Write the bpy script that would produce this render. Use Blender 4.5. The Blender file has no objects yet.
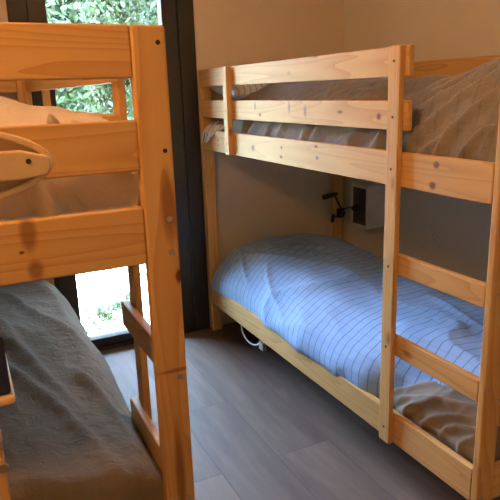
import bpy, bmesh, math, random
from mathutils import Vector, Matrix, noise
random.seed(7)
COL = bpy.context.scene.collection
PI = math.pi

# ------------------------------------------------------------------ node helpers
def new_mat(name):
    m = bpy.data.materials.new(name); m.use_nodes = True
    nt = m.node_tree; nt.nodes.clear()
    out = nt.nodes.new('ShaderNodeOutputMaterial')
    bs = nt.nodes.new('ShaderNodeBsdfPrincipled')
    nt.links.new(bs.outputs[0], out.inputs[0])
    return m, nt, bs, out

def N(nt, typ, props=None, **ins):
    n = nt.nodes.new(typ)
    for k, v in (props or {}).items(): setattr(n, k, v)
    for k, v in ins.items():
        key = int(k[1:]) if k[0] == 'i' and k[1:].isdigit() else k.replace('_', ' ')
        s = n.inputs[key]
        if hasattr(v, 'is_linked') or isinstance(v, bpy.types.NodeSocket): nt.links.new(v, s)
        else: s.default_value = v
    return n

def math_(nt, op, a, b=0.0, c=None, clamp=False):
    kw = dict(i0=a, i1=b)
    if c is not None: kw['i2'] = c
    return N(nt, 'ShaderNodeMath', {'operation': op, 'use_clamp': clamp}, **kw).outputs[0]

def ramp(nt, fac, stops):
    n = nt.nodes.new('ShaderNodeValToRGB'); e = n.color_ramp.elements
    while len(e) < len(stops): e.new(0.5)
    for i, (p, c) in enumerate(stops):
        e[i].position = p; e[i].color = (c[0], c[1], c[2], 1)
    nt.links.new(fac, n.inputs[0]); return n.outputs[0]

def mixc(nt, fac, a, b, mode='MIX'):
    n = nt.nodes.new('ShaderNodeMix'); n.data_type = 'RGBA'; n.blend_type = mode
    for s, v in ((0, fac), (6, a), (7, b)):
        if isinstance(v, bpy.types.NodeSocket): nt.links.new(v, n.inputs[s])
        else: n.inputs[s].default_value = v if s == 0 else (v[0], v[1], v[2], 1)
    return n.outputs[2]

def bump(nt, bs, h, strength, dist):
    b = N(nt, 'ShaderNodeBump', Strength=strength, Distance=dist, Height=h)
    nt.links.new(b.outputs[0], bs.inputs['Normal'])

def simple(name, col, rough=0.6, metal=0.0, spec=0.5):
    m, nt, bs, _ = new_mat(name)
    co = N(nt, 'ShaderNodeTexCoord').outputs['Object']
    nz = N(nt, 'ShaderNodeTexNoise', Vector=co, Scale=9.0, Detail=3.0).outputs[0]
    c = ramp(nt, nz, [(0.3, [x * .9 for x in col]), (0.7, [min(1, x * 1.08) for x in col])])
    nt.links.new(c, bs.inputs['Base Color'])
    bs.inputs['Roughness'].default_value = rough; bs.inputs['Metallic'].default_value = metal
    bs.inputs['Specular IOR Level'].default_value = spec
    return m

PINE = {}
def pine(axis, knots=(), key=None, tone=0):
    """pine with the grain running along axis; knots: (u, v, radius_u, radius_v, plane) in object space"""
    k = (axis, key, tone)
    if k in PINE: return PINE[k]
    m, nt, bs, _ = new_mat('pine_' + 'xyz'[axis])
    tc = N(nt, 'ShaderNodeTexCoord'); oi = N(nt, 'ShaderNodeObjectInfo')
    off = N(nt, 'ShaderNodeVectorMath', {'operation': 'SCALE'}, i0=(13.1, 7.7, 19.3))
    nt.links.new(oi.outputs['Random'], off.inputs['Scale'])
    v = N(nt, 'ShaderNodeVectorMath', {'operation': 'ADD'}, i0=tc.outputs['Object'], i1=off.outputs[0]).outputs[0]
    sc = [1, 1, 1]; sc[axis] = 0.07
    mp = N(nt, 'ShaderNodeMapping', Vector=v, Scale=sc).outputs[0]
    warp = N(nt, 'ShaderNodeTexNoise', Vector=mp, Scale=5.0, Detail=2.0)
    wv = N(nt, 'ShaderNodeVectorMath', {'operation': 'MULTIPLY_ADD'}, i0=warp.outputs['Color'], i1=(.09, .09, .09), i2=mp).outputs[0]
    rings = N(nt, 'ShaderNodeTexNoise', Vector=wv, Scale=11.0, Detail=1.0).outputs[0]
    r = math_(nt, 'FRACT', math_(nt, 'MULTIPLY', rings, 11.0))
    r = math_(nt, 'POWER', r, 2.2)
    fine_s = [90, 90, 90]; fine_s[axis] = 2.5
    fm = N(nt, 'ShaderNodeMapping', Vector=v, Scale=fine_s).outputs[0]
    fine = N(nt, 'ShaderNodeTexNoise', Vector=fm, Scale=1.5, Detail=3.0).outputs[0]
    big = N(nt, 'ShaderNodeTexNoise', Vector=v, Scale=2.2, Detail=1.0).outputs[0]
    c = mixc(nt, r, (0.73, 0.475, 0.175), (0.55, 0.285, 0.080))
    c = mixc(nt, math_(nt, 'MULTIPLY', fine, .35), c, (0.50, 0.27, 0.10))
    c = mixc(nt, math_(nt, 'MULTIPLY', big, .45), c, (0.76, 0.51, 0.22))
    # scattered small knots
    ks = [7, 7, 7]; ks[axis] = 3.2
    km = N(nt, 'ShaderNodeMapping', Vector=v, Scale=ks).outputs[0]
    vo = N(nt, 'ShaderNodeTexVoronoi', Vector=km, Scale=1.0)
    kd = N(nt, 'ShaderNodeMapRange', i0=vo.outputs['Distance'], i1=0.035, i2=0.10, i3=0.75, i4=0.0).outputs[0]
    c = mixc(nt, kd, c, (0.27, 0.105, 0.035))
    if knots:
        sp = N(nt, 'ShaderNodeSeparateXYZ', i0=tc.outputs['Object'])
        for (u, w, ru, rw, (iu, iw)) in knots:
            du = math_(nt, 'MULTIPLY', math_(nt, 'SUBTRACT', sp.outputs[iu], u), .78 / ru)
            dw = math_(nt, 'MULTIPLY', math_(nt, 'SUBTRACT', sp.outputs[iw], w), .82 / rw)
            d = math_(nt, 'SQRT', math_(nt, 'ADD', math_(nt, 'MULTIPLY', du, du), math_(nt, 'MULTIPLY', dw, dw)))
            d = math_(nt, 'ADD', d, math_(nt, 'MULTIPLY', math_(nt, 'SUBTRACT', fine, .5), .5))
            f = N(nt, 'ShaderNodeMapRange', i0=d, i1=0.55, i2=1.15, i3=(.62 if max(ru, rw) > .0135 else .95), i4=0.0).outputs[0]
            c = mixc(nt, f, c, (0.15, 0.040, 0.014))
    nt.links.new(c, bs.inputs['Base Color'])
    bs.inputs['Roughness'].default_value = 0.5; bs.inputs['Specular IOR Level'].default_value = .25
    bump(nt, bs, fine, 0.12, 0.002)
    PINE[k] = m; return m

def fabric(name, base, line=None, pitch=(.04, .045), weave=900, wrinkle=0.35, rough=.95, two=None, ls=(1, 1)):
    m, nt, bs, _ = new_mat(name)
    tc = N(nt, 'ShaderNodeTexCoord')
    uv = tc.outputs['UV']; ob = tc.outputs['Object']
    n1 = N(nt, 'ShaderNodeTexNoise', Vector=ob, Scale=3.5, Detail=4.0).outputs[0]
    c = ramp(nt, n1, [(0.3, [x * .90 for x in base]), (0.7, [min(1, x * 1.07) for x in base])])
    if two: c = mixc(nt, ramp(nt, n1, [(0.45, (0, 0, 0)), (0.6, (1, 1, 1))]), c, two)
    wz = N(nt, 'ShaderNodeTexNoise', Vector=ob, Scale=6.0, Detail=2.0).outputs['Color']
    wuv = N(nt, 'ShaderNodeVectorMath', {'operation': 'MULTIPLY_ADD'}, i0=wz, i1=(.03, .03, 0), i2=uv).outputs[0]
    sp = N(nt, 'ShaderNodeSeparateXYZ', i0=wuv)
    h = None
    if line:
        for i in (0, 1):
            fr = math_(nt, 'FRACT', math_(nt, 'MULTIPLY', sp.outputs[i], 1 / pitch[i]))
            t = math_(nt, 'ABSOLUTE', math_(nt, 'SUBTRACT', fr, .5))
            l = N(nt, 'ShaderNodeMapRange', i0=t, i1=0.035, i2=0.085, i3=ls[i], i4=0.0).outputs[0]
            c = mixc(nt, l, c, line)
    cr = N(nt, 'ShaderNodeTexNoise', Vector=ob, Scale=28.0, Detail=5.0, Roughness=.6, Distortion=.6).outputs[0]
    nt.links.new(c, bs.inputs['Base Color'])
    bs.inputs['Roughness'].default_value = rough
    bs.inputs['Specular IOR Level'].default_value = .15
    bs.inputs['Sheen Weight'].default_value = .15
    bump(nt, bs, cr, wrinkle, 0.012)
    return m

# ------------------------------------------------------------------ mesh helpers
def link(name, bm, mat, parent=None, smooth=False, bevel=0.0, seg=2):
    me = bpy.data.meshes.new(name); bm.normal_update(); bm.to_mesh(me); bm.free()
    if mat: me.materials.append(mat)
    o = bpy.data.objects.new(name, me); COL.objects.link(o)
    if parent: o.parent = parent
    if smooth:
        for p in me.polygons: p.use_smooth = True
    if bevel:
        b = o.modifiers.new('bevel', 'BEVEL'); b.width = bevel; b.segments = seg; b.limit_method = 'ANGLE'; b.angle_limit = .6
        for p in me.polygons: p.use_smooth = True
        try:
            b.harden_normals = True
        except Exception: pass
    return o

def add_box(bm, x0, x1, y0, y1, z0, z1):
    x0, x1 = min(x0, x1), max(x0, x1); y0, y1 = min(y0, y1), max(y0, y1); z0, z1 = min(z0, z1), max(z0, z1)
    vs = [bm.verts.new(p) for p in ((x0,y0,z0),(x1,y0,z0),(x1,y1,z0),(x0,y1,z0),(x0,y0,z1),(x1,y0,z1),(x1,y1,z1),(x0,y1,z1))]
    for f in ((0,3,2,1),(4,5,6,7),(0,1,5,4),(1,2,6,5),(2,3,7,6),(3,0,4,7)): bm.faces.new([vs[i] for i in f])

def box(name, b, mat, parent=None, bevel=0.003, seg=2):
    bm = bmesh.new(); add_box(bm, *b); return link(name, bm, mat, parent, bevel=bevel, seg=seg)

def add_cyl(bm, c, axis, r, h, n=20, r2=None):
    axis = Vector(axis).normalized(); q = axis.to_track_quat('Z', 'Y')
    m = Matrix.Translation(Vector(c)) @ q.to_matrix().to_4x4()
    bmesh.ops.create_cone(bm, cap_ends=True, segments=n, radius1=r, radius2=r if r2 is None else r2, depth=h, matrix=m)

def tube(name, pts, r, mat, parent=None, n=10, res=8, closed=False):
    """swept tube along a Catmull-Rom path"""
    P = [Vector(p) for p in pts]; Q = []
    for i in range(len(P) - 1):
        a = P[max(i - 1, 0)]; b = P[i]; c = P[i + 1]; d = P[min(i + 2, len(P) - 1)]
        for k in range(res):
            t = k / res
            Q.append(.5 * ((2 * b) + (c - a) * t + (2 * a - 5 * b + 4 * c - d) * t * t + (3 * b - a - 3 * c + d) * t ** 3))
    Q.append(P[-1])
    bm = bmesh.new(); rings = []; up = Vector((0.13, .2, 1)).normalized()
    for i, q in enumerate(Q):
        t = (Q[min(i + 1, len(Q) - 1)] - Q[max(i - 1, 0)]).normalized()
        s = t.cross(up).normalized(); u = s.cross(t)
        up = u
        rings.append([bm.verts.new(q + (s * math.cos(2 * PI * k / n) + u * math.sin(2 * PI * k / n)) * r) for k in range(n)])
    for a, b in zip(rings, rings[1:]):
        for k in range(n): bm.faces.new((a[k], a[(k + 1) % n], b[(k + 1) % n], b[k]))
    bm.faces.new(list(reversed(rings[0]))); bm.faces.new(rings[-1])
    return link(name, bm, mat, parent, smooth=True)

def empty(name, loc=(0, 0, 0), rz=0):
    o = bpy.data.objects.new(name, None); COL.objects.link(o); o.location = loc; o.rotation_euler.z = rz
    o.empty_display_size = .1; return o

def tag(o, label=None, cat=None, group=None, kind=None):
    if label: o['label'] = label
    if cat: o['category'] = cat
    if group: o['group'] = group
    if kind: o['kind'] = kind
    return o

def struct(o): o['kind'] = 'structure'; return o

# ------------------------------------------------------------------ materials
M = {}
def wall_mat(name, base, spots=False):
    m, nt, bs, _ = new_mat(name)
    co = N(nt, 'ShaderNodeTexCoord').outputs['Object']
    a = N(nt, 'ShaderNodeTexNoise', Vector=co, Scale=1.6, Detail=5.0).outputs[0]
    c = ramp(nt, a, [(0.35, [x * .93 for x in base]), (0.65, base)])
    b = N(nt, 'ShaderNodeTexNoise', Vector=co, Scale=60.0, Detail=4.0).outputs[0]
    if spots:   # scuffs and bluish specks low on the wall beside the bunk
        sp = N(nt, 'ShaderNodeSeparateXYZ', i0=co)
        vo = N(nt, 'ShaderNodeTexVoronoi', Vector=co, Scale=34.0).outputs['Distance']
        s = N(nt, 'ShaderNodeMapRange', i0=vo, i1=.10, i2=.22, i3=1.0, i4=0.0).outputs[0]
        msk = N(nt, 'ShaderNodeTexNoise', Vector=co, Scale=7.0, Detail=2.0).outputs[0]
        msk = N(nt, 'ShaderNodeMapRange', i0=msk, i1=.50, i2=.62, i3=0.0, i4=1.0).outputs[0]
        zz = N(nt, 'ShaderNodeMapRange', i0=sp.outputs[2], i1=.55, i2=.75, i3=1.0, i4=0.0).outputs[0]
        yy = N(nt, 'ShaderNodeMapRange', i0=sp.outputs[1], i1=1.5, i2=1.6, i3=1.0, i4=0.0).outputs[0]
        f = math_(nt, 'MULTIPLY', math_(nt, 'MULTIPLY', s, msk), math_(nt, 'MULTIPLY', zz, yy))
        c = mixc(nt, math_(nt, 'MULTIPLY', f, .55), c, (.16, .22, .30))
    nt.links.new(c, bs.inputs['Base Color'])
    bs.inputs['Roughness'].default_value = .85
    bs.inputs['Specular IOR Level'].default_value = .25
    bump(nt, bs, b, .12, .004)
    return m
M['wall'] = wall_mat('painted_plaster', (.78, .70, .57))
M['wall_r'] = wall_mat('painted_plaster_scuffed', (.80, .78, .71), True)
M['ceiling'] = wall_mat('ceiling_paint', (.75, .70, .64))
M['frame'] = simple('dark_window_frame', (.028, .027, .024), .38)
M['sash'] = simple('dark_sash', (.040, .040, .036), .32)
M['sill'] = simple('pale_sill', (.72, .74, .74), .5)
M['metal'] = simple('bolt_metal', (.55, .50, .40), .32, 1.0)
M['hole'] = simple('dark_screw', (.05, .035, .025), .5, .5)
M['white'] = simple('white_box_paint', (.80, .80, .78), .5)
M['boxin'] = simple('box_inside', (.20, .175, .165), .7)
M['black'] = simple('dark_lamp_metal', (.035, .022, .018), .4, .3)
M['cable'] = simple('white_cable', (.82, .82, .82), .5)
M['plug'] = simple('grey_connector', (.45, .47, .45), .5)
M['mattress'] = fabric('mattress_ticking', (.52, .56, .64), wrinkle=.2)
M['duvet_blue'] = fabric('blue_lined_cotton', (.34, .56, .95), line=(.09, .14, .30), pitch=(.05, .042), wrinkle=.22, ls=(.12, .62))
M['duvet_taupe'] = fabric('taupe_lined_cotton', (.27, .26, .255), line=(.13, .135, .15), pitch=(.045, .05), wrinkle=.6, ls=(.06, .28))
M['duvet_grey'] = fabric('grey_crinkle_linen', (.23, .195, .135), line=(.175, .155, .11), pitch=(.02, .03), wrinkle=.85, ls=(.25, .15))
M['duvet_cream'] = fabric('cream_cotton', (.74, .68, .60), wrinkle=.6)
M['pillow'] = fabric('pillow_stripe', (.70, .80, .98), line=(.12, .20, .48), pitch=(.035, 5.0), wrinkle=.25, ls=(.9, 0))
M['pillow_plain'] = fabric('pillow_plain', (.50, .46, .43), wrinkle=.25)
M['sheet_taupe'] = fabric('sheet_taupe', (.27, .235, .185), wrinkle=.2)
M['navy'] = fabric('navy_canvas', (.030, .042, .10), wrinkle=.2)
M['greypad'] = fabric('grey_canvas', (.56, .48, .30), wrinkle=.15)

def floor_mat():
    m, nt, bs, _ = new_mat('wood_look_floor')
    co = N(nt, 'ShaderNodeTexCoord').outputs['Object']
    # planks run along Y: feed (y, x) to the brick texture
    sp = N(nt, 'ShaderNodeSeparateXYZ', i0=co)
    cb = N(nt, 'ShaderNodeCombineXYZ', i0=math_(nt, 'ADD', sp.outputs[1], .09), i1=math_(nt, 'ADD', sp.outputs[0], .265)).outputs[0]
    br = N(nt, 'ShaderNodeTexBrick', {'offset': .37, 'offset_frequency': 2}, Vector=cb, Color1=(.0, .0, .0, 1), Color2=(1, 1, 1, 1), Mortar=(.5, .5, .5, 1),
           Scale=1.0, i4=.0)
    br.inputs['Mortar Size'].default_value = .0016; br.inputs['Mortar Smooth'].default_value = .2
    br.inputs['Bias'].default_value = 0; br.inputs['Brick Width'].default_value = 1.32; br.inputs['Row Height'].default_value = .235
    br.inputs['Scale'].default_value = 1.0
    tone = br.outputs['Color']
    toff = N(nt, 'ShaderNodeVectorMath', {'operation': 'SCALE'}, i0=tone); toff.inputs['Scale'].default_value = 4.0
    v = N(nt, 'ShaderNodeVectorMath', {'operation': 'ADD'}, i0=co, i1=toff.outputs[0]).outputs[0]
    g1 = N(nt, 'ShaderNodeTexNoise', Vector=N(nt, 'ShaderNodeMapping', Vector=v, Scale=(7, .9, 1)).outputs[0], Scale=1.6, Detail=6.0, Roughness=.62, Distortion=.4).outputs[0]
    g2 = N(nt, 'ShaderNodeTexNoise', Vector=N(nt, 'ShaderNodeMapping', Vector=v, Scale=(70, 3, 1)).outputs[0], Scale=1.0, Detail=4.0).outputs[0]
    c = ramp(nt, g1, [(0.28, (.120, .084, .060)), (0.5, (.205, .147, .105)), (0.74, (.31, .228, .165))])
    c = mixc(nt, math_(nt, 'MULTIPLY', g2, .35), c, (.11, .085, .07))
    tl = mixc(nt, tone, (.74, .74, .76), (1.22, 1.18, 1.12))
    c = mixc(nt, 1.0, c, tl, 'MULTIPLY')
    c = mixc(nt, math_(nt, 'MULTIPLY', br.outputs['Fac'], .75), c, (.04, .032, .028))
    nt.links.new(c, bs.inputs['Base Color'])
    rg = N(nt, 'ShaderNodeMapRange', i0=g1, i1=0, i2=1, i3=.52, i4=.66).outputs[0]
    nt.links.new(rg, bs.inputs['Roughness']); bs.inputs['Specular IOR Level'].default_value = .6
    bump(nt, bs, math_(nt, 'SUBTRACT', math_(nt, 'MULTIPLY', g2, .2), br.outputs['Fac']), .25, .002)
    return m
M['floor'] = floor_mat()

def ground_mat():
    m, nt, bs, _ = new_mat('sunlit_grass_ground')
    co = N(nt, 'ShaderNodeTexCoord').outputs['Object']
    a = N(nt, 'ShaderNodeTexNoise', Vector=co, Scale=2.5, Detail=5.0).outputs[0]
    b = N(nt, 'ShaderNodeTexNoise', Vector=co, Scale=40.0, Detail=3.0).outputs[0]
    c = ramp(nt, a, [(0.4, (.50, .52, .36)), (0.6, (.62, .60, .48))])
    c = mixc(nt, math_(nt, 'MULTIPLY', b, .3), c, (.35, .42, .2))
    nt.links.new(c, bs.inputs['Base Color']); bs.inputs['Roughness'].default_value = 1
    return m
M['ground'] = ground_mat()

def leaf_mat(name, c0, c1):
    m, nt, bs, out = new_mat(name)
    co = N(nt, 'ShaderNodeTexCoord').outputs['Object']
    a = N(nt, 'ShaderNodeTexNoise', Vector=co, Scale=14.0, Detail=2.0).outputs[0]
    c = ramp(nt, a, [(0.35, c0), (0.65, c1)])
    nt.links.new(c, bs.inputs['Base Color']); bs.inputs['Roughness'].default_value = .55
    tr = N(nt, 'ShaderNodeBsdfTranslucent', Color=c)
    mx = N(nt, 'ShaderNodeMixShader', i0=.35, i1=bs.outputs[0], i2=tr.outputs[0])
    nt.links.new(mx.outputs[0], out.inputs[0])
    return m
LEAF = [leaf_mat('leaf_a', (.03, .055, .018), (.085, .12, .045)), leaf_mat('leaf_b', (.05, .08, .025), (.12, .15, .06)),
        leaf_mat('leaf_c', (.022, .045, .016), (.06, .09, .036))]
M['bark'] = simple('bark', (.16, .11, .07), .9)

# ------------------------------------------------------------------ room shell
XR, XL_, YF, YN, CEIL = .965, -1.90, 2.10, -2.30, 2.45
WX0, WX1, WZ1 = -.922, .004, 2.12
T = .28
struct(box('floor', (XL_ - .2, XR + .2, YN - .2, YF + .09, -.12, 0), M['floor'], bevel=0))
struct(box('ceiling', (XL_ - .2, XR + .2, YN - .2, YF + T, CEIL, CEIL + .12), M['ceiling'], bevel=0))
bm = bmesh.new()
add_box(bm, XL_ - .2, WX0, YF, YF + T, 0, CEIL); add_box(bm, WX1, XR + .2, YF, YF + T, 0, CEIL); add_box(bm, WX0, WX1, YF, YF + T, WZ1, CEIL)
struct(link('wall_far', bm, M['wall']))
struct(box('wall_right', (XR, XR + .2, YN - .2, YF, 0, CEIL), M['wall_r'], bevel=0))
struct(box('wall_left', (XL_ - .2, XL_, YN - .2, YF, 0, CEIL), M['wall'], bevel=0))
struct(box('wall_near', (XL_, XR, YN - .2, YN, 0, CEIL), M['wall'], bevel=0))

w = struct(empty('window_1', (0, YF, 0)))
bm = bmesh.new()
fy0, fy1 = -.012, .09
f = .088
add_box(bm, WX0, WX0 + f, fy0, fy1, 0, WZ1); add_box(bm, WX1 - f, WX1, fy0, fy1, 0, WZ1)
add_box(bm, WX0 + f, WX1 - f, fy0, fy1, WZ1 - .06, WZ1); add_box(bm, WX0 + f, WX1 - f, fy0, fy1, 0, .022)
link('window_frame', bm, M['frame'], w, bevel=.003)
bm = bmesh.new()
gx0, gx1, gz0, gz1 = WX0 + .177, WX1 - .174, .068, WZ1 - .14
add_box(bm, WX0 + f + .002, gx0, .004, .07, .024, WZ1 - .062); add_box(bm, gx1, WX1 - f - .002, .004, .07, .024, WZ1 - .062)
add_box(bm, gx0, gx1, .004, .07, .024, gz0); add_box(bm, gx0, gx1, .004, .07, gz1, WZ1 - .062)
link('sash', bm, M['sash'], w, bevel=.003)
m, nt, bs, out = new_mat('window_glass')
tr = N(nt, 'ShaderNodeBsdfTransparent', Color=(.97, .98, .97, 1)); gl = N(nt, 'ShaderNodeBsdfGlossy', Roughness=.01)
fr = N(nt, 'ShaderNodeFresnel', IOR=1.45)
mx = N(nt, 'ShaderNodeMixShader', i0=fr.outputs[0], i1=tr.outputs[0], i2=gl.outputs[0]); nt.links.new(mx.outputs[0], out.inputs[0])
box('pane', (gx0 - .004, gx1 + .004, .035, .041, gz0 - .004, gz1 + .004), m, w, bevel=0)
box('sill', (WX0, WX1, .092, .15, -.10, .022), M['sill'], w, bevel=.003)

# ------------------------------------------------------------------ bunk beds
L, W, H = 2.06, .925, 1.497
tp, wp, bt = .026, .063, .020
Z = dict(b1=(1.4095, 1.497), b2=(1.2502, 1.3392), rail=(1.0773, 1.1842), low=(.1814, .2922), r1=(.7922, .8589), r2=(.5078, .5779))
ua, ub = .3801, .4345
ca, cb = 1.632, 1.677

def bolt(parent, c, axis, r=.0065, mat=None):
    bm = bmesh.new(); a = Vector(axis)
    add_cyl(bm, Vector(c) + a * .0006, axis, r, .003, 16, r * .85)
    o = link('bolt', bm, mat or M['metal'], parent)
    bm = bmesh.new(); add_cyl(bm, Vector(c) + a * .0024, axis, r * .42, .0012, 6)
    return o

def screw(parent, c, axis, r=.0042):
    bm = bmesh.new(); a = Vector(axis)
    add_cyl(bm, Vector(c) + a * .0003, axis, r, .0016, 12)
    return link('screw', bm, M['hole'], parent)

def bunk(name, ox, oy, sx, label, rail_knots=(), b2_knots=(), end_knots=(), post_knots=()):
    """local x runs from the open long side towards the back; sx mirrors it"""
    root = empty(name, (ox, oy, 0)); tag(root, label, 'bunk bed', 'pine bunk beds')
    def X(a): return a * sx
    def B(nm, x0, x1, y0, y1, z0, z1, axis, mat=None, bev=.004):
        return box(nm, (X(x0), X(x1), y0, y1, z0, z1), mat or pine(axis), root, bevel=bev)
    out = (-sx, 0, 0)
    # corner posts
    posts = {}
    for yy in (0, L - tp):
        for xx in (0, W - wp):
            near_front = yy == 0 and xx == 0
            mt = pine(2, post_knots, name + 'post') if (near_front and post_knots) else pine(2)
            posts[(yy > 0, xx > 0)] = B('post', xx, xx + wp, yy, yy + tp, 0, H, 2, mt, .006)
    for (far, back), p in posts.items():
        yy = L if far else 0; dy = 1 if far else -1
        bx = (W - .016) if back else .016
        for zz in (1.156, 1.096, .236, .262) if False else (1.158, 1.094, .262, .206):
            bolt(p, (X(bx), yy, zz), (0, dy, 0))
        if not back and not far:
            bolt(p, (X(bx), yy, .838), (0, dy, 0)); bolt(p, (X(bx), yy, .556), (0, dy, 0))
        screw(p, (X(bx), yy, 1.468), (0, dy, 0)); screw(p, (X(bx), yy, 1.283), (0, dy, 0))
    # long side rails
    for nm, key in (('side_rail', 'rail'), ('side_rail', 'low')):
        z0, z1 = Z[key]
        mt = pine(1, rail_knots, name + 'rail') if key == 'rail' and rail_knots else pine(1)
        fr_ = B(nm, 0, .024, tp, L - tp, z0, z1, 1, mt)
        screw(fr_, (X(0), 1.828, z0 + .062), out, .004); screw(fr_, (X(0), 1.828, z0 + .036), out, .004)
        B(nm, W - .024, W, tp, L - tp, z0, z1, 1)
        # ledges and slats
        for a, b in ((.024, .046), (W - .046, W - .024)):
            B('ledge', a, b, tp + .03, L - tp - .03, z0 + .008, z0 + .03, 1, None, .001)
        bm = bmesh.new()
        for k in range(14):
            y = .10 + k * .138
            add_box(bm, X(.026), X(W - .026), y, y + .065, z0 + .030, z0 + .044)
        link('slats', bm, pine(0), root, bevel=.001)
    # guard boards: front ones run from the far post past the ladder upright, rear ones full length
    for key in ('b1', 'b2'):
        z0, z1 = Z[key]
        mt = pine(1, b2_knots, name + 'b2') if key == 'b2' and b2_knots else pine(1)
        B('guard_board', 0, bt, ua - .017, L - tp, z0, z1, 1, mt)
    B('guard_board', W - bt, W, tp, L - tp, *Z['b1'], 1)
    # end boards
    for yy in (0.002, L - .024):
        for key in ('b1', 'b2', 'rail', 'low'):
            z0, z1 = Z[key]
            mt = pine(0, end_knots, name + 'end') if key == 'rail' and yy < 1 and end_knots else pine(0)
            B('end_board', wp, W - wp, yy, yy + .022, z0, z1, 0, mt)
        if yy < 1: B('end_board', wp, W - wp, yy, yy + .022, .425, .490, 0)
    # ladder
    up = B('ladder_upright', -.020, 0, ua, ub, Z['low'][0] - .003, H + .001, 2)
    yc = (ua + ub) / 2
    for zz in (1.454, 1.291, 1.133, .818, .538, .236): screw(up, (X(-.020), yc, zz), out)
    for key in ('r1', 'r2'):
        B('rung', 0.0, .022, tp, ub + .012, *Z[key], 1)
    # the short connector that ties the guard boards to the rail
    cn = B('guard_connector', -.0275, 0, ca, cb, Z['rail'][0] + .001, H, 2, None, .003)
    for zz in (1.454, 1.291, 1.133): screw(cn, (X(-.0275), (ca + cb) / 2, zz), out, .003)
    return root

yz = (1, 2); xz = (0, 2)
right_bed = bunk('bunk_bed', 0, 0, 1, 'pine bunk bed against the right wall, its ladder at the near end',
    rail_knots=[(.232, 1.161, .011, .009, yz), (.244, 1.100, .012, .010, yz), (1.147, 1.148, .008, .006, yz), (1.152, 1.108, .009, .006, yz),
                (.875, 1.170, .010, .006, yz), (.868, 1.127, .009, .007, yz), (1.418, 1.127, .012, .012, yz)],
    b2_knots=[(1.385, 1.315, .008, .018, yz), (1.338, 1.277, .010, .006, yz), (1.078, 1.314, .009, .022, yz), (.953, 1.300, .009, .02, yz), (.717, 1.300, .013, .005, yz), (.5, 1.29, .01, .01, yz)])
LX, LY = -.8696, -.0325
left_bed = bunk('bunk_bed', LX, LY, -1, 'pine bunk bed close by on the left, its end boards facing us',
    end_knots=[(-1.134 - LX, 1.162, .012, .030, xz), (-1.129 - LX, 1.098, .011, .016, xz), (-1.148 - LX, 1.131, .004, .003, xz)],
    post_knots=[(-.004, 1.045, .007, .012, xz), (-.020, .853, .035, .004, xz), (-.03, .62, .009, .10, xz), (-.016, 1.18, .012, .06, xz)])

# ------------------------------------------------------------------ bedding
def fbm(x, y, z=0.0, o=3):
    s = 0; a = 1; f = 1
    for _ in range(o):
        s += a * noise.noise(Vector((x * f, y * f, z + f * 3.1))); a *= .5; f *= 2.03
    return s
def ridge(x, y, z, w=1.0):
    n = noise.noise(Vector((x, y, z)))
    return max(0.0, 1 - abs(n) * 3.2 / w) ** 2

def smooth(a, b, t):
    t = max(0, min(1, (t - a) / (b - a))); return t * t * (3 - 2 * t)

def fold(x, y, ax, ay, bx, by, w, amp):
    """one soft crease ridge along the segment a-b, steeper on one side, fading at both ends"""
    dx, dy = bx - ax, by - ay; l = math.hypot(dx, dy)
    t = ((x - ax) * dx + (y - ay) * dy) / (l * l)
    if t < -.25 or t > 1.25: return 0.0
    d = ((x - ax) * dy - (y - ay) * dx) / l + .018 * math.sin(t * 4 + ax * 9 + ay * 5)
    ww = w * (1.7 if d > 0 else .75)
    return amp * math.exp(-(d / ww) ** 2) * smooth(-.25, .2, t) * smooth(1.25, .7, t)

def gauss(x, y, cx, cy, sx, sy): return math.exp(-((x - cx) / sx) ** 2 - ((y - cy) / sy) ** 2)

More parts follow.
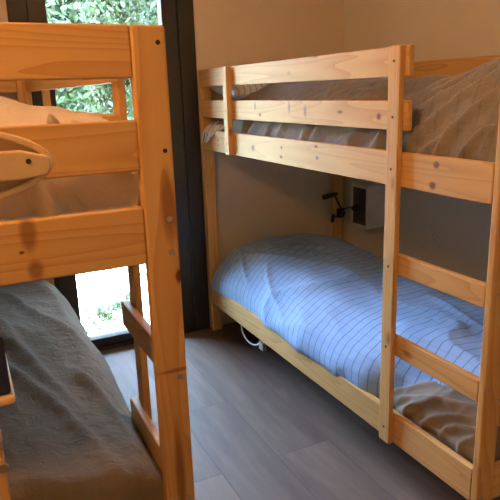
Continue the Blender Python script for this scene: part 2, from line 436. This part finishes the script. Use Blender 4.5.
def bedding(name, x0, x1, y0, y1, zb, hf, mat, parent=None, front=None, fl=1.0, lim=None, nx=90, ny=190, rx=.10, ry=.10, belly=0.0, foldf=None, wave=.012, seed=0.0, sidef=None):
    """a closed, draped body: top height hf(x,y) above zb, rounded down to zb round its edge"""
    bm = bmesh.new(); uvl = bm.loops.layers.uv.new('UVMap')
    cx, cy, hx, hy = (x0 + x1) / 2, (y0 + y1) / 2, (x1 - x0) / 2, (y1 - y0) / 2
    top = []; uvs = {}
    for j in range(ny + 1):
        row = []
        sv = -1 + 2 * j / ny; v = math.copysign(1 - (1 - abs(sv)) ** 1.5, sv)
        for i in range(nx + 1):
            su = -1 + 2 * i / nx; u = math.copysign(1 - (1 - abs(su)) ** 1.5, su)
            x = cx + hx * u; y = cy + hy * v
            dx = hx * (1 - abs(u)) / rx; dy = hy * (1 - abs(v)) / ry
            ex = math.sqrt(max(0, 1 - (1 - min(1, dx)) ** 2)); ey = math.sqrt(max(0, 1 - (1 - min(1, dy)) ** 2))
            e = ex * ey
            h = hf(x, y)
            z = zb + h * e
            # outline wanders a little
            ox = wave * fbm(seed + 2.5 * y, 1.7, 9 + seed) * abs(u) ** 3 * math.copysign(1, u) + belly * abs(u) ** 4 * math.copysign(1, u) * math.sin(PI * min(1, e))
            oy = wave * fbm(seed + 2.5 * x, 4.7, 5 + seed) * abs(v) ** 3 * math.copysign(1, v)
            if foldf:
                fd = foldf(x + (1 - ex) * h * math.copysign(1, u), y + (1 - ey) * h * math.copysign(1, v))
                # push folds outward: up on the flat, sideways on the flanks
                side = 1 - ex if dx < dy else 1 - ey
                z += fd * (.35 + .65 * e) * (0.0 if e == 0 else 1)
                if dx < 1: ox += (fd * fl - (1 - fl) * .02) * (1 - ex) * math.copysign(1, u)
                if dy < 1: oy += (fd * fl - (1 - fl) * .02) * (1 - ey) * math.copysign(1, v)
            if front: ox += front(y) * max(0, -u) ** 3
            px, py = x + ox, y + oy
            if lim: px = max(lim[0], min(lim[1], px)); py = max(lim[2], min(lim[3], py))
            vt = bm.verts.new((px, py, z)); row.append(vt)
            drop_u = (1 - ex) * h * math.copysign(1, u); drop_v = (1 - ey) * h * math.copysign(1, v)
            uvs[vt] = (x + drop_u, y + drop_v)
        top.append(row)
    for j in range(ny):
        for i in range(nx):
            bm.faces.new((top[j][i], top[j][i + 1], top[j + 1][i + 1], top[j + 1][i]))
    edge = [top[0][i] for i in range(nx)] + [top[j][nx] for j in range(ny)] + [top[ny][i] for i in range(nx, 0, -1)] + [top[j][0] for j in range(ny, 0, -1)]
    lowv = []
    for v in edge:
        q = bm.verts.new((cx + (v.co.x - cx) * .97, cy + (v.co.y - cy) * .985, zb - .002)); uvs[q] = uvs[v]; lowv.append(q)
    n = len(edge)
    for k in range(n): bm.faces.new((edge[k], lowv[k], lowv[(k + 1) % n], edge[(k + 1) % n]))
    bm.faces.new(lowv)
    for fc in bm.faces:
        for lp in fc.loops: lp[uvl].uv = uvs[lp.vert]
    bmesh.ops.recalc_face_normals(bm, faces=bm.faces)
    return link(name, bm, mat, parent, smooth=True)

def pillow(name, c, sx, sy, sz, rz, mat, n=40, tilt=0.0, seed=0.0):
    bm = bmesh.new(); uvl = bm.loops.layers.uv.new('UVMap'); uvs = {}
    sides = []
    for s in (1, -1):
        g = []
        for j in range(n + 1):
            r = []
            for i in range(n + 1):
                u = -1 + 2 * i / n; v = -1 + 2 * j / n
                if s == -1 and (i in (0, n) or j in (0, n)): r.append(sides[0][j][i]); continue
                e = ((1 - abs(u) ** 2.6) * (1 - abs(v) ** 2.6)) ** .5
                pin = 1 - .07 * (1 - abs(u) ** 2) * abs(v) ** 6
                pin2 = 1 - .07 * (1 - abs(v) ** 2) * abs(u) ** 6
                z = s * sz * e * (1 + .22 * fbm(u * 1.6 + seed, v * 1.6, s)) + .012 * ridge(u * 2.5 + seed, v * 2.5, s * 4) * e
                vt = bm.verts.new((u * sx * pin2, v * sy * pin, z)); uvs[vt] = (u * sx, v * sy); r.append(vt)
            g.append(r)
        sides.append(g)
        for j in range(n):
            for i in range(n):
                q = (g[j][i], g[j][i + 1], g[j + 1][i + 1], g[j + 1][i])
                bm.faces.new(q if s == 1 else tuple(reversed(q)))
    for fc in bm.faces:
        for lp in fc.loops: lp[uvl].uv = uvs[lp.vert]
    o = link(name, bm, mat, None, smooth=True)
    o.location = c; o.rotation_euler = (tilt, 0, rz); return o

def mattress(name_label, x0, x1, y0, y1, z0, z1, parent=None):
    bm = bmesh.new(); add_box(bm, x0 + .02, x1 - .02, y0, y1, z0, z1)
    o = link('mattress', bm, M['mattress'], None, bevel=.02, seg=4)
    tag(o, name_label, 'mattress', 'bunk mattresses'); return o

yl = LY
zu, zl = Z['rail'][0] + .044, Z['low'][0] + .044
MU, ML = zu + .060, zl + .075
BU, BL = 1.152, .281      # where the bedding of the upper and lower bunks is tucked in
mattress('mattress on the top bunk of the right bed, seen between the rails', .028, W - .028, .035, L - .035, zu, MU)
mattress('mattress under the blue duvet on the bottom bunk of the right bed', .028, W - .028, .035, L - .035, zl, ML)
mattress('mattress on the top bunk of the left bed', LX - W + .028, LX - .028, yl + .035, yl + L - .035, zu, MU)
mattress('mattress under the grey-brown cover on the bottom bunk of the left bed', LX - W + .028, LX - .028, yl + .035, yl + L - .035, zl, ML)

# right bed, bottom: blue lined duvet
def h_rl(x, y):
    h = .205
    h += .05 * gauss(x, y, .45, 1.55, .45, .5)
    h += .02 * gauss(x, y, .35, .45, .4, .4)
    h += .012 * fbm(x * 2.2, y * 2.2, 3.3)
    h -= .05 * smooth(.55, .9, x)
    h += .03 * smooth(1.3, 1.8, y)
    return h
RL = [(.30, 1.62, .42, 1.38, .010, .016), (.36, 1.66, .50, 1.45, .010, .015), (.62, 1.55, .70, 1.0, .018, .018), (.74, 1.3, .80, .7, .016, .016),
      (-.08, 1.75, .10, 1.95, .012, .016), (-.05, 1.6, .08, 1.9, .010, .014), (-.12, 1.2, .10, 1.55, .014, .014), (.5, .75, .42, .3, .014, .014), (.3, .6, .5, .15, .012, .012)]
def f_rl(x, y):
    wx = x + .15 * noise.noise(Vector((x * 2, y * 2, 5)))
    a = ridge(wx * 2.0 + y * 2.2, y * .9 - wx * 1.2, 2.0) * .016
    b = ridge(x * 6, y * 3.2, 7.7) * .006
    near = smooth(.62, .15, y) * smooth(.35, .0, x)
    return a * .8 + b + .004 * fbm(x * 9, y * 9, 1) + sum(fold(x, y, *q) for q in RL)
o = bedding('duvet', .006, W - .03, .10, 2.022, BL, h_rl, M['duvet_blue'], nx=110, ny=230, rx=.24, ry=.10, belly=.016, foldf=f_rl, seed=1.1, front=lambda y: .115 * smooth(.62, .28, y))
tag(o, 'blue duvet with thin dark lines on the bottom bunk of the right bed', 'duvet', 'duvets')

def h_rs(x, y): return .146 + .012 * fbm(x * 5, y * 5, 2.0) - .03 * smooth(.25, .45, y)
RS = [(-.10, .36, .06, .26, .010, .020), (-.11, .28, .05, .14, .009, .020), (-.10, .20, .03, .08, .009, .018), (-.12, .42, -.02, .36, .008, .014),
      (-.04, .40, .10, .16, .012, .016), (-.11, .12, .0, .05, .008, .014), (-.12, .33, -.05, .12, .007, .012)]
def f_rs(x, y):
    q = y + .35 * x + .05 * noise.noise(Vector((x * 7, y * 7, 2)))
    return sum(fold(x, y, *q_) for q_ in RS) + ridge(q * 6.0 + x * 3, x * 3.0, 4.4, 1.6) * .008 + ridge(q * 13 + 3, x * 6, 9.1) * .005
o = bedding('sheet', .044, .34, .036, .50, BL, h_rs, M['sheet_taupe'], nx=80, ny=90, rx=.13, ry=.06, belly=.0, lim=(.0255, .5, .03, .6), foldf=f_rs, wave=.004, seed=6.3)
tag(o, 'creased taupe sheet below the blue duvet, behind the lowest rung of the right bed ladder', 'sheet')

# right bed, top: taupe duvet, crumpled high at the near end
def h_ru(x, y):
    h = .178 + .04 * smooth(.05, .32, x)
    h -= .030
    h += .112 * gauss(x, y, .36, .10, .38, .36)
    h += .085 * gauss(x, y, .40, 1.40, .40, .55)
    h += .014 * fbm(x * 2.6 + 3, y * 2.6, 8.3)
    return h
_rr = random.Random(3)
RU = [(-.16, .62, .34, .10, .018, .034), (-.18, .46, .34, .02, .015, .032), (-.16, .80, .42, .22, .022, .032), (-.17, .30, .20, .03, .013, .026),
      (.0, .86, .50, .38, .018, .026), (-.05, .60, .22, .30, .011, .018), (-.10, .54, .46, .16, .012, .020), (-.20, .22, .0, .05, .011, .022), (-.2, .40, -.02, .22, .009, .016)]
for k in range(15):
    y_ = .78 + k * .085 + _rr.uniform(-.02, .02); x_ = _rr.uniform(-.18, .04)
    RU.append((x_, y_, x_ + _rr.uniform(.30, .46), y_ - _rr.uniform(.26, .46), _rr.uniform(.009, .018), _rr.uniform(.016, .034)))
def f_ru(x, y):
    return sum(fold(x, y, *q) for q in RU) * 1.1 + ridge(x * 5, y * 4.5, 2.2) * .008 + .004 * fbm(x * 9, y * 9, 1)
o = bedding('duvet', .040, W - .03, .05, 2.02, BU, h_ru, M['duvet_taupe'], nx=150, ny=340, rx=.16, ry=.08, foldf=f_ru, fl=.9, lim=(.0225, W - .025, .03, 2.03), wave=.006, seed=3.7)
tag(o, 'crumpled taupe duvet on the top bunk of the right bed, heaped at the near end', 'duvet', 'duvets')

# striped pillow at its window end, and the blue-white corner that pokes over the rail
o = pillow('pillow', (.29, 1.855, 1.392), .27, .175, .068, .05, M['pillow'], tilt=.15, seed=2)
tag(o, 'blue and white striped pillow at the window end of the right top bunk', 'pillow', 'pillows')
bm = bmesh.new(); uvl = bm.loops.layers.uv.new('UVMap')
path = [(.10, 1.90, 1.225), (.05, 1.915, 1.218), (.02, 1.93, 1.205), (-.006, 1.945, 1.188), (-.018, 1.955, 1.160), (-.020, 1.962, 1.135)]
wid = [.10, .095, .085, .07, .05, .018]
rows = []
for (x, y, z), wd in zip(path, wid):
    r = []
    for k in range(25):
        t = k / 24 * 2 - 1
        r.append((x + .010 * math.cos(t * 9) * (1 if x > 0 else .6), y + wd * t, z + .012 * math.cos(t * 10 + x * 20) - .01 * t * t))
    rows.append(r)
vs = [[bm.verts.new(p) for p in r] for r in rows]
for a, b in zip(vs, vs[1:]):
    for k in range(24):
        fc = bm.faces.new((a[k], b[k], b[k + 1], a[k + 1]))
for fc in bm.faces:
    for lp in fc.loops: lp[uvl].uv = (lp.vert.co.y, lp.vert.co.x * 2)
o = link('sheet', bm, M['pillow'], None, smooth=True)
s = o.modifiers.new('thick', 'SOLIDIFY'); s.thickness = .012; s.offset = 0
s = o.modifiers.new('sub', 'SUBSURF'); s.levels = 1; s.render_levels = 2
tag(o, 'blue-white striped sheet corner poking out over the top rail by the window', 'sheet')

# left bed, bottom: grey-brown crinkled cover
def h_ll(x, y):
    u = -(x - LX)
    h = .275 + .055 * gauss(u, y, .30, 1.05, .50, .65) + .05 * smooth(.1, .5, u) - .05 * smooth(1.6, 2.0, y)
    h += .012 * fbm(x * 2.1 + 7, y * 2.1, 2.2)
    return h
LL = [(-1.35, 1.5, -1.12, .75, .022, .020), (-1.25, 1.2, -1.02, .45, .020, .020), (-1.50, 1.3, -1.30, .5, .024, .020), (-1.10, 1.4, -.95, .8, .018, .016),
      (-1.2, .75, -1.0, .15, .018, .018), (-1.4, .8, -1.22, .2, .020, .018), (-1.55, 1.9, -1.2, 1.5, .02, .014), (-1.0, .6, -.9, .2, .014, .014)]
def f_ll(x, y):
    a = ridge(x * 3.4 + y * .7, y * 1.4, 3.9) * .016
    b = ridge(x * 7 - y * 2, y * 4, 6.4) * .006
    return a * .7 + b + .003 * fbm(x * 16, y * 16, 1) + sum(fold(x, y, *q) for q in LL)
o = bedding('blanket', LX - W + .03, LX - .004, yl + .04, yl + 2.02, BL, h_ll, M['duvet_grey'], nx=110, ny=230, rx=.085, ry=.12, belly=.034, foldf=f_ll, seed=8.1)
tag(o, 'plain grey-brown crinkled cover on the bottom bunk of the left bed', 'blanket')

# left bed, top: cream-taupe duvet in soft heaps
def h_lu(x, y):
    u = -(x - LX)
    h = .185 + .028 * smooth(.0, .2, u) * smooth(.2, 1.8, y) + .055 * smooth(.10, .30, u) * smooth(.1, .6, y) + .012 * fbm(x * 3, y * 3, 4.2) - .03 * smooth(.35, .0, y)
    return h
LU = [(-1.24, -.16, -1.02, .16, .014, .030), (-.90, -.14, -1.08, .14, .011, .030), (-.97, -.18, -.905, .06, .009, .028), (-1.06, -.17, -1.22, .12, .013, .024),
      (-1.06, -.05, -.96, -.14, .008, .018), (-1.34, -.15, -1.2, .12, .016, .028), (-.96, .45, -1.15, .25, .016, .010), (-1.13, -.02, -1.0, -.16, .008, .016),
      (-1.3, .2, -1.5, .7, .02, .026), (-1.15, .35, -1.35, .9, .02, .016)]
def f_lu(x, y):
    return sum(fold(x, y, *q) for q in LU) * 1.15 + ridge(x * 6 - y * 2, y * 4 + x * 2, 3.4) * .008 + .003 * fbm(x * 9, y * 9, 1)
o = bedding('duvet', LX - W + .03, LX - .026, yl + .060, yl + 2.02, BU, h_lu, M['duvet_cream'], nx=170, ny=320, rx=.03, ry=.12, foldf=f_lu, fl=.9, lim=(LX - W + .02, LX - .0225, yl + .03, yl + 2.03), wave=.003, seed=5.1)
tag(o, 'cream-taupe crumpled duvet on the top bunk of the left bed', 'duvet', 'duvets')

# ------------------------------------------------------------------ wall box, clip lamp, cable
b = empty('wall_box', (XR, 1.66, .59)); tag(b, 'small white open box shelf on the right wall above the blue duvet', 'wall shelf')
d, wy, hz, t = .135, .158, .245, .014
bm = bmesh.new()
add_box(bm, -d, -.001, 0, t, 0, hz); add_box(bm, -d, -.001, wy - t, wy, 0, hz)
add_box(bm, -d, -.001, t, wy - t, 0, t); add_box(bm, -d, -.001, t, wy - t, hz - t, hz)
link('box_frame', bm, M['white'], b, bevel=.0015)
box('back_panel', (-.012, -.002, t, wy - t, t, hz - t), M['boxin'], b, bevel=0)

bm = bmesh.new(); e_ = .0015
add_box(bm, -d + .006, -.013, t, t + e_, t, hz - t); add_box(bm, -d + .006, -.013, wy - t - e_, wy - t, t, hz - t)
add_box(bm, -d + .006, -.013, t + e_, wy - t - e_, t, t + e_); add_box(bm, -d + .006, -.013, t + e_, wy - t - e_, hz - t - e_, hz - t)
link('dark_inner_panels', bm, M['boxin'], b)  # thin dark panels added over the white inner walls to darken the inside

lp = empty('clip_lamp', (.895, 2.02, .62)); tag(lp, 'dark bendy reading lamp clipped to the rear far post beside the white box', 'lamp')
def rel(p): return (p[0] - .895, p[1] - 2.02, p[2] - .62)
bm = bmesh.new(); add_box(bm, -.022, .022, -.012, .010, -.03, .03); add_box(bm, -.016, .016, -.030, -.012, -.012, .012)
link('clamp', bm, M['black'], lp, bevel=.003)
tube('gooseneck', [rel(p) for p in ((.895, 1.99, .62), (.84, 1.93, .625), (.80, 1.84, .68), (.80, 1.78, .705), (.79, 1.735, .708))], .0042, M['black'], lp)
bm = bmesh.new(); add_cyl(bm, rel((.79, 1.725, .708)), (0.2, -1, .1), .012, .035, 20, .024); link('lamp_head', bm, M['black'], lp, smooth=True)
tube('arm', [rel(p) for p in ((.895, 1.99, .63), (.86, 1.985, .68), (.83, 1.98, .735))], .006, M['black'], lp)
bm = bmesh.new(); add_cyl(bm, rel((.79, 1.98, .745)), (1, 0, .12), .016, .10, 20, .012); link('lamp_shade', bm, M['black'], lp, smooth=True)
bm = bmesh.new(); add_cyl(bm, rel((.815, 1.985, .60)), (.15, 0, 1), .012, .05, 16, .009); link('weight', bm, M['black'], lp, smooth=True)
tube('stay', [rel(p) for p in ((.895, 1.99, .60), (.85, 1.985, .61), (.815, 1.985, .60))], .004, M['black'], lp)

cbl = empty('power_cable', (.045, 1.55, 0)); tag(cbl, 'white cable hanging in a loop below the bottom rail of the right bed', 'cable')
def rc(p): return (p[0] - .045, p[1] - 1.55, p[2])
tube('cord', [rc(p) for p in ((.045, 1.72, .222), (.045, 1.72, .17), (.045, 1.715, .115), (.045, 1.68, .085), (.045, 1.62, .074), (.045, 1.55, .088), (.045, 1.50, .118), (.045, 1.485, .150), (.045, 1.48, .222))], .0045, M['cable'], cbl)
bm = bmesh.new(); add_box(bm, -.012, .012, -.105, -.06, .095, .135); link('plug', bm, M['plug'], cbl, bevel=.004)

# ------------------------------------------------------------------ high chair cut off by the left edge
hc = empty('high_chair', (-1.30, -.25, 0)); tag(hc, 'tall pale wooden chair with oval headrest and navy seat at the left edge', 'chair')
cz = 1.302
def oval(a, b, n=48): return [(a * math.cos(2 * PI * k / n), b * math.sin(2 * PI * k / n)) for k in range(n)]
def prism(name, outer, inner, y0, y1, mat, z=cz, bev=.003, parent=hc):
    bm = bmesh.new(); n = len(outer)
    A0 = [bm.verts.new((x, y0, z + w_)) for x, w_ in outer]; A1 = [bm.verts.new((x, y1, z + w_)) for x, w_ in outer]
    if inner:
        B0 = [bm.verts.new((x, y0, z + w_)) for x, w_ in inner]; B1 = [bm.verts.new((x, y1, z + w_)) for x, w_ in inner]
        for k in range(n):
            j = (k + 1) % n
            bm.faces.new((A0[k], A0[j], A1[j], A1[k])); bm.faces.new((B0[j], B0[k], B1[k], B1[j]))
            bm.faces.new((A0[j], A0[k], B0[k], B0[j])); bm.faces.new((A1[k], A1[j], B1[j], B1[k]))
    else:
        bm.faces.new(list(reversed(A0))); bm.faces.new(A1)
        for k in range(n):
            j = (k + 1) % n; bm.faces.new((A0[k], A0[j], A1[j], A1[k]))
    bmesh.ops.recalc_face_normals(bm, faces=bm.faces)
    return link(name, bm, mat, parent, bevel=bev)
light_pine = simple('pale_beech', (.80, .60, .33), .45)
prism('headrest_rim', oval(.190, .056), oval(.178, .0475), -.012, .014, light_pine)
prism('headrest_panel', oval(.179, .0485), None, -.002, .006, M['greypad'], bev=0)
bar = [( .183, .008), (.186, -.004), (.180, -.016), (.15, -.020), (-.15, -.020), (-.180, -.016), (-.186, -.004), (-.183, .008), (-.15, .017), (.15, .017)]
cbar = prism('crossbar', bar, None, -.018, -.003, light_pine)
screw(cbar, (.158, -.018, cz + .003), (0, -1, 0), .0035)
for sx_ in (-1, 1):
    box('back_post', (sx_ * .05 - .012, sx_ * .05 + .012, .008, .030, .46, 1.36 - .07), pine(2), hc)
    lg = box('leg', (sx_ * .066 - .012, sx_ * .066 + .012, -.015, .008, 0, .90), pine(2), hc)
    bolt(lg, (sx_ * .066 + .008 * sx_, -.015, .885), (0, -1, 0), .008)
    box('leg', (sx_ * .066 - .012, sx_ * .066 + .012, .12, .143, 0, .97), pine(2), hc)
    hg = bmesh.new(); add_cyl(hg, (sx_ * .066 + .004, -.005, .925), (1, 0, 0), .012, .018, 20); link('hinge', hg, M['metal'], hc, smooth=True)
box('footrest', (-.054, .054, -.06, .01, .45, .468), pine(0), hc)
bm = bmesh.new(); add_box(bm, -.099, .099, -.010, .16, .990, 1.075); link('seat_pad', bm, M['navy'], hc, bevel=.004, seg=3)
box('seat_rim', (-.103, .103, -.014, .165, .975, .990), light_pine, hc, bevel=.006, seg=4)

# ------------------------------------------------------------------ unseen lamps, added to give the room its warm light
cl = empty('added_ceiling_lamp', (-.43, .55, CEIL)); tag(cl, 'unseen round warm lamp added on the ceiling above the aisle', 'lamp')
bm = bmesh.new(); add_cyl(bm, (0, 0, -.012), (0, 0, 1), .09, .024, 32); link('base', bm, M['white'], cl, bevel=.003)
m, nt, bs, out = new_mat('added_lamp_glow'); em = N(nt, 'ShaderNodeEmission', Color=(1, .45, .15, 1), Strength=22.0); nt.links.new(em.outputs[0], out.inputs[0])
bm = bmesh.new(); bmesh.ops.create_uvsphere(bm, u_segments=32, v_segments=16, radius=.11)
for v in bm.verts: v.co.z = v.co.z * .75 - .10
link('globe', bm, m, cl, smooth=True)

sk = empty('added_wall_lamp', (XL_, -.50, 2.0)); tag(sk, 'unseen warm globe lamp added on the left wall beside the left bed', 'lamp')  # assumed source, added out of view for warm light from the left
bm = bmesh.new(); add_cyl(bm, (.012, 0, 0), (1, 0, 0), .05, .024, 32); link('wall_plate', bm, M['white'], sk, bevel=.003)
tube('lamp_arm', [(.02, 0, 0), (.06, 0, .01), (.10, 0, .03), (.12, 0, .06)], .008, M['white'], sk)
m2, nt, bs, out = new_mat('added_wall_lamp_glow'); em = N(nt, 'ShaderNodeEmission', Color=(1, .45, .15, 1), Strength=88.0); nt.links.new(em.outputs[0], out.inputs[0])
bm = bmesh.new(); bmesh.ops.create_uvsphere(bm, u_segments=32, v_segments=16, radius=.08)
for v in bm.verts: v.co += Vector((.12, 0, .13))
link('lamp_globe', bm, m2, sk, smooth=True)

# ------------------------------------------------------------------ garden
g = box('garden_ground', (-14, 14, YF + .152, 26, -.12, -.02), M['ground'], bevel=0); struct(g)
bm = bmesh.new()
for k in range(8000):
    y = YF + .17 + random.random() ** 1.6 * 4.5; x = -2.2 + random.random() * 3.6
    if noise.noise(Vector((x * 2.2, y * 2.2, 3))) < -.05: continue
    if y < YF + T + .05: continue
    h = .015 + .04 * random.random(); a = random.random() * 2 * PI; l = .006 + .004 * random.random()
    p = Vector((x, y, -.02)); s = Vector((math.cos(a), math.sin(a), 0)) * l; t_ = Vector((random.uniform(-.03, .03), random.uniform(-.03, .03), h))
    q = [bm.verts.new(p - s), bm.verts.new(p + s), bm.verts.new(p + t_)]; bm.faces.new(q)
tag(link('grass', bm, LEAF[1]), 'pale green grass outside the window', 'grass', kind='stuff')

def foliage(bm, c, r, n, size, shell=.55):
    for _ in range(n):
        d = Vector((random.gauss(0, 1), random.gauss(0, 1), random.gauss(0, 1))).normalized()
        k = shell + (1 - shell) * random.random()
        k *= 1 + .35 * noise.noise(d * 2.3 + Vector(c))
        p = Vector(c) + Vector((d.x * r[0], d.y * r[1], d.z * r[2])) * k
        if p.z < 0.0: continue
        nrm = (d + Vector((random.gauss(0, .6), random.gauss(0, .6), random.gauss(0, .6)))).normalized()
        u = nrm.orthogonal().normalized(); u = (Matrix.Rotation(random.random() * 2 * PI, 3, nrm) @ u); v = nrm.cross(u)
        s = size * random.uniform(.6, 1.3)
        q = [bm.verts.new(p - u * s), bm.verts.new(p - u * .3 * s + v * .38 * s), bm.verts.new(p + u * .4 * s + v * .3 * s), bm.verts.new(p + u * s),
             bm.verts.new(p + u * .4 * s - v * .3 * s), bm.verts.new(p - u * .3 * s - v * .38 * s)]
        bm.faces.new(q)

def bush(x, y, h, r, lab, mi, n=4600, size=.062, clear=0.25):
    b = empty('bush', (x, y, -.02)); tag(b, lab, 'bush', 'bushes outside the window')
    bm = bmesh.new()
    for k in range(7):
        a = random.random() * 2 * PI; rr = r * .5 * random.random()
        zc = clear + (h - clear) * (.25 + .6 * k / 6)
        foliage(bm, (rr * math.cos(a), rr * math.sin(a), zc), (r * .62, r * .55, (h - clear) * .28), n // 7, size)
    link('foliage', bm, LEAF[mi], b)
    for k in range(5):
        a = 2 * PI * k / 5
        tube('stem', [(0.03 * math.cos(a), .03 * math.sin(a), 0), (.1 * r * math.cos(a), .1 * r * math.sin(a), h * .35), (.4 * r * math.cos(a), .35 * r * math.sin(a), h * .8)], .012, M['bark'], b, n=6, res=4)
bush(-.05, 6.3, 3.2, .72, 'loose green bush outside, seen at the left side of the window', 0)
bush(.75, 7.3, 3.4, .75, 'tall yellow-green bush outside, in the middle of the window', 1)
bush(1.45, 6.5, 3.3, .75, 'dark green bush outside, at the right side of the window', 2)
bush(-.1, 9.4, 3.7, 1.0, 'far pale bush outside behind the loose green one', 1)
bush(2.0, 9.2, 3.7, 1.0, 'far bush outside behind the dark green one', 0)
for i, (x, y, s_) in enumerate(((-.52, 2.62, .055), (-.40, 2.70, .05), (-.30, 2.80, .06))):
    b = empty('weed', (x, y, -.02)); tag(b, ['leafy weed just outside the glass, nearest the bed', 'small leafy weed outside the glass, middle of three', 'small weed outside the glass, nearest the ladder rungs'][i], 'plant', 'weeds outside the window')
    bm = bmesh.new(); foliage(bm, (0, 0, s_), (s_ * 1.5, s_ * 1.2, s_), 110, .018, .2); link('leaves', bm, LEAF[1], b)
    bm = bmesh.new(); add_cyl(bm, (0, 0, s_ * .5), (0, 0, 1), .003, s_, 6); link('stem', bm, M['bark'], b)

# ------------------------------------------------------------------ light
wd = bpy.data.worlds.new('World'); bpy.context.scene.world = wd; wd.use_nodes = True
nt = wd.node_tree; nt.nodes.clear()
out = nt.nodes.new('ShaderNodeOutputWorld'); bg = nt.nodes.new('ShaderNodeBackground')
sky = nt.nodes.new('ShaderNodeTexSky'); sky.sky_type = 'NISHITA'; sky.sun_disc = False; sky.sun_elevation = math.radians(52); sky.sun_rotation = math.radians(-90)
tcw = N(nt, 'ShaderNodeTexCoord').outputs['Generated']
zc = N(nt, 'ShaderNodeSeparateXYZ', i0=tcw).outputs[2]
el = N(nt, 'ShaderNodeMapRange', i0=zc, i1=.10, i2=.55, i3=0.0, i4=1.0).outputs[0]
grad = mixc(nt, el, (1.5, 1.6, 1.65), (13.5, 19.5, 30.0))
hazec = mixc(nt, .8, sky.outputs[0], grad)
nt.links.new(hazec, bg.inputs[0]); bg.inputs[1].default_value = 2.0
nt.links.new(bg.outputs[0], out.inputs[0])
sd = bpy.data.lights.new('sun', 'SUN'); sd.energy = 10; sd.angle = .01; sd.color = (1, .95, .86)
so = bpy.data.objects.new('sun', sd); COL.objects.link(so)
so.rotation_euler = Vector((-.62, -.10, .78)).to_track_quat('Z', 'Y').to_euler()
# sky portal in the window opening
ad = bpy.data.lights.new('window_portal', 'AREA'); ad.shape = 'RECTANGLE'; ad.size = gx1 - gx0; ad.size_y = gz1 - gz0; ad.cycles.is_portal = True
ao = bpy.data.objects.new('window_portal', ad); COL.objects.link(ao)
ao.location = ((gx0 + gx1) / 2, YF + .12, (gz0 + gz1) / 2); ao.rotation_euler = Vector((0, 1, 0)).to_track_quat('Z', 'Y').to_euler()

# ------------------------------------------------------------------ camera
cam = bpy.data.cameras.new('camera'); co = bpy.data.objects.new('camera', cam); COL.objects.link(co)
yaw, pitch, roll, fpx = .4444, .2602, -.0328, 599.03
fw = Vector((math.sin(yaw) * math.cos(pitch), math.cos(yaw) * math.cos(pitch), -math.sin(pitch)))
rt = Vector((math.cos(yaw), -math.sin(yaw), 0)); up = rt.cross(fw)
r2 = math.cos(roll) * rt + math.sin(roll) * up; u2 = -math.sin(roll) * rt + math.cos(roll) * up
mt = Matrix((r2, u2, -fw)).transposed().to_4x4(); mt.translation = Vector((-1.2209, -1.0784, 1.383)); co.matrix_world = mt
cam.sensor_width = 36; cam.sensor_fit = 'HORIZONTAL'; cam.lens = fpx / 500 * 36; cam.clip_start = .02
sc = bpy.context.scene; sc.camera = co
sc.view_settings.view_transform = 'Standard'; sc.view_settings.look = 'None'; sc.view_settings.gamma = 1
sc.view_settings.exposure = 0.35; sc.view_settings.use_curve_mapping = False
try:
    sc.cycles.use_denoising = True; sc.cycles.denoiser = 'OPENIMAGEDENOISE'
    sc.cycles.max_bounces = 10; sc.cycles.diffuse_bounces = 6; sc.cycles.transparent_max_bounces = 12
    sc.cycles.sample_clamp_indirect = 8; sc.cycles.caustics_reflective = False; sc.cycles.caustics_refractive = False
except Exception: pass
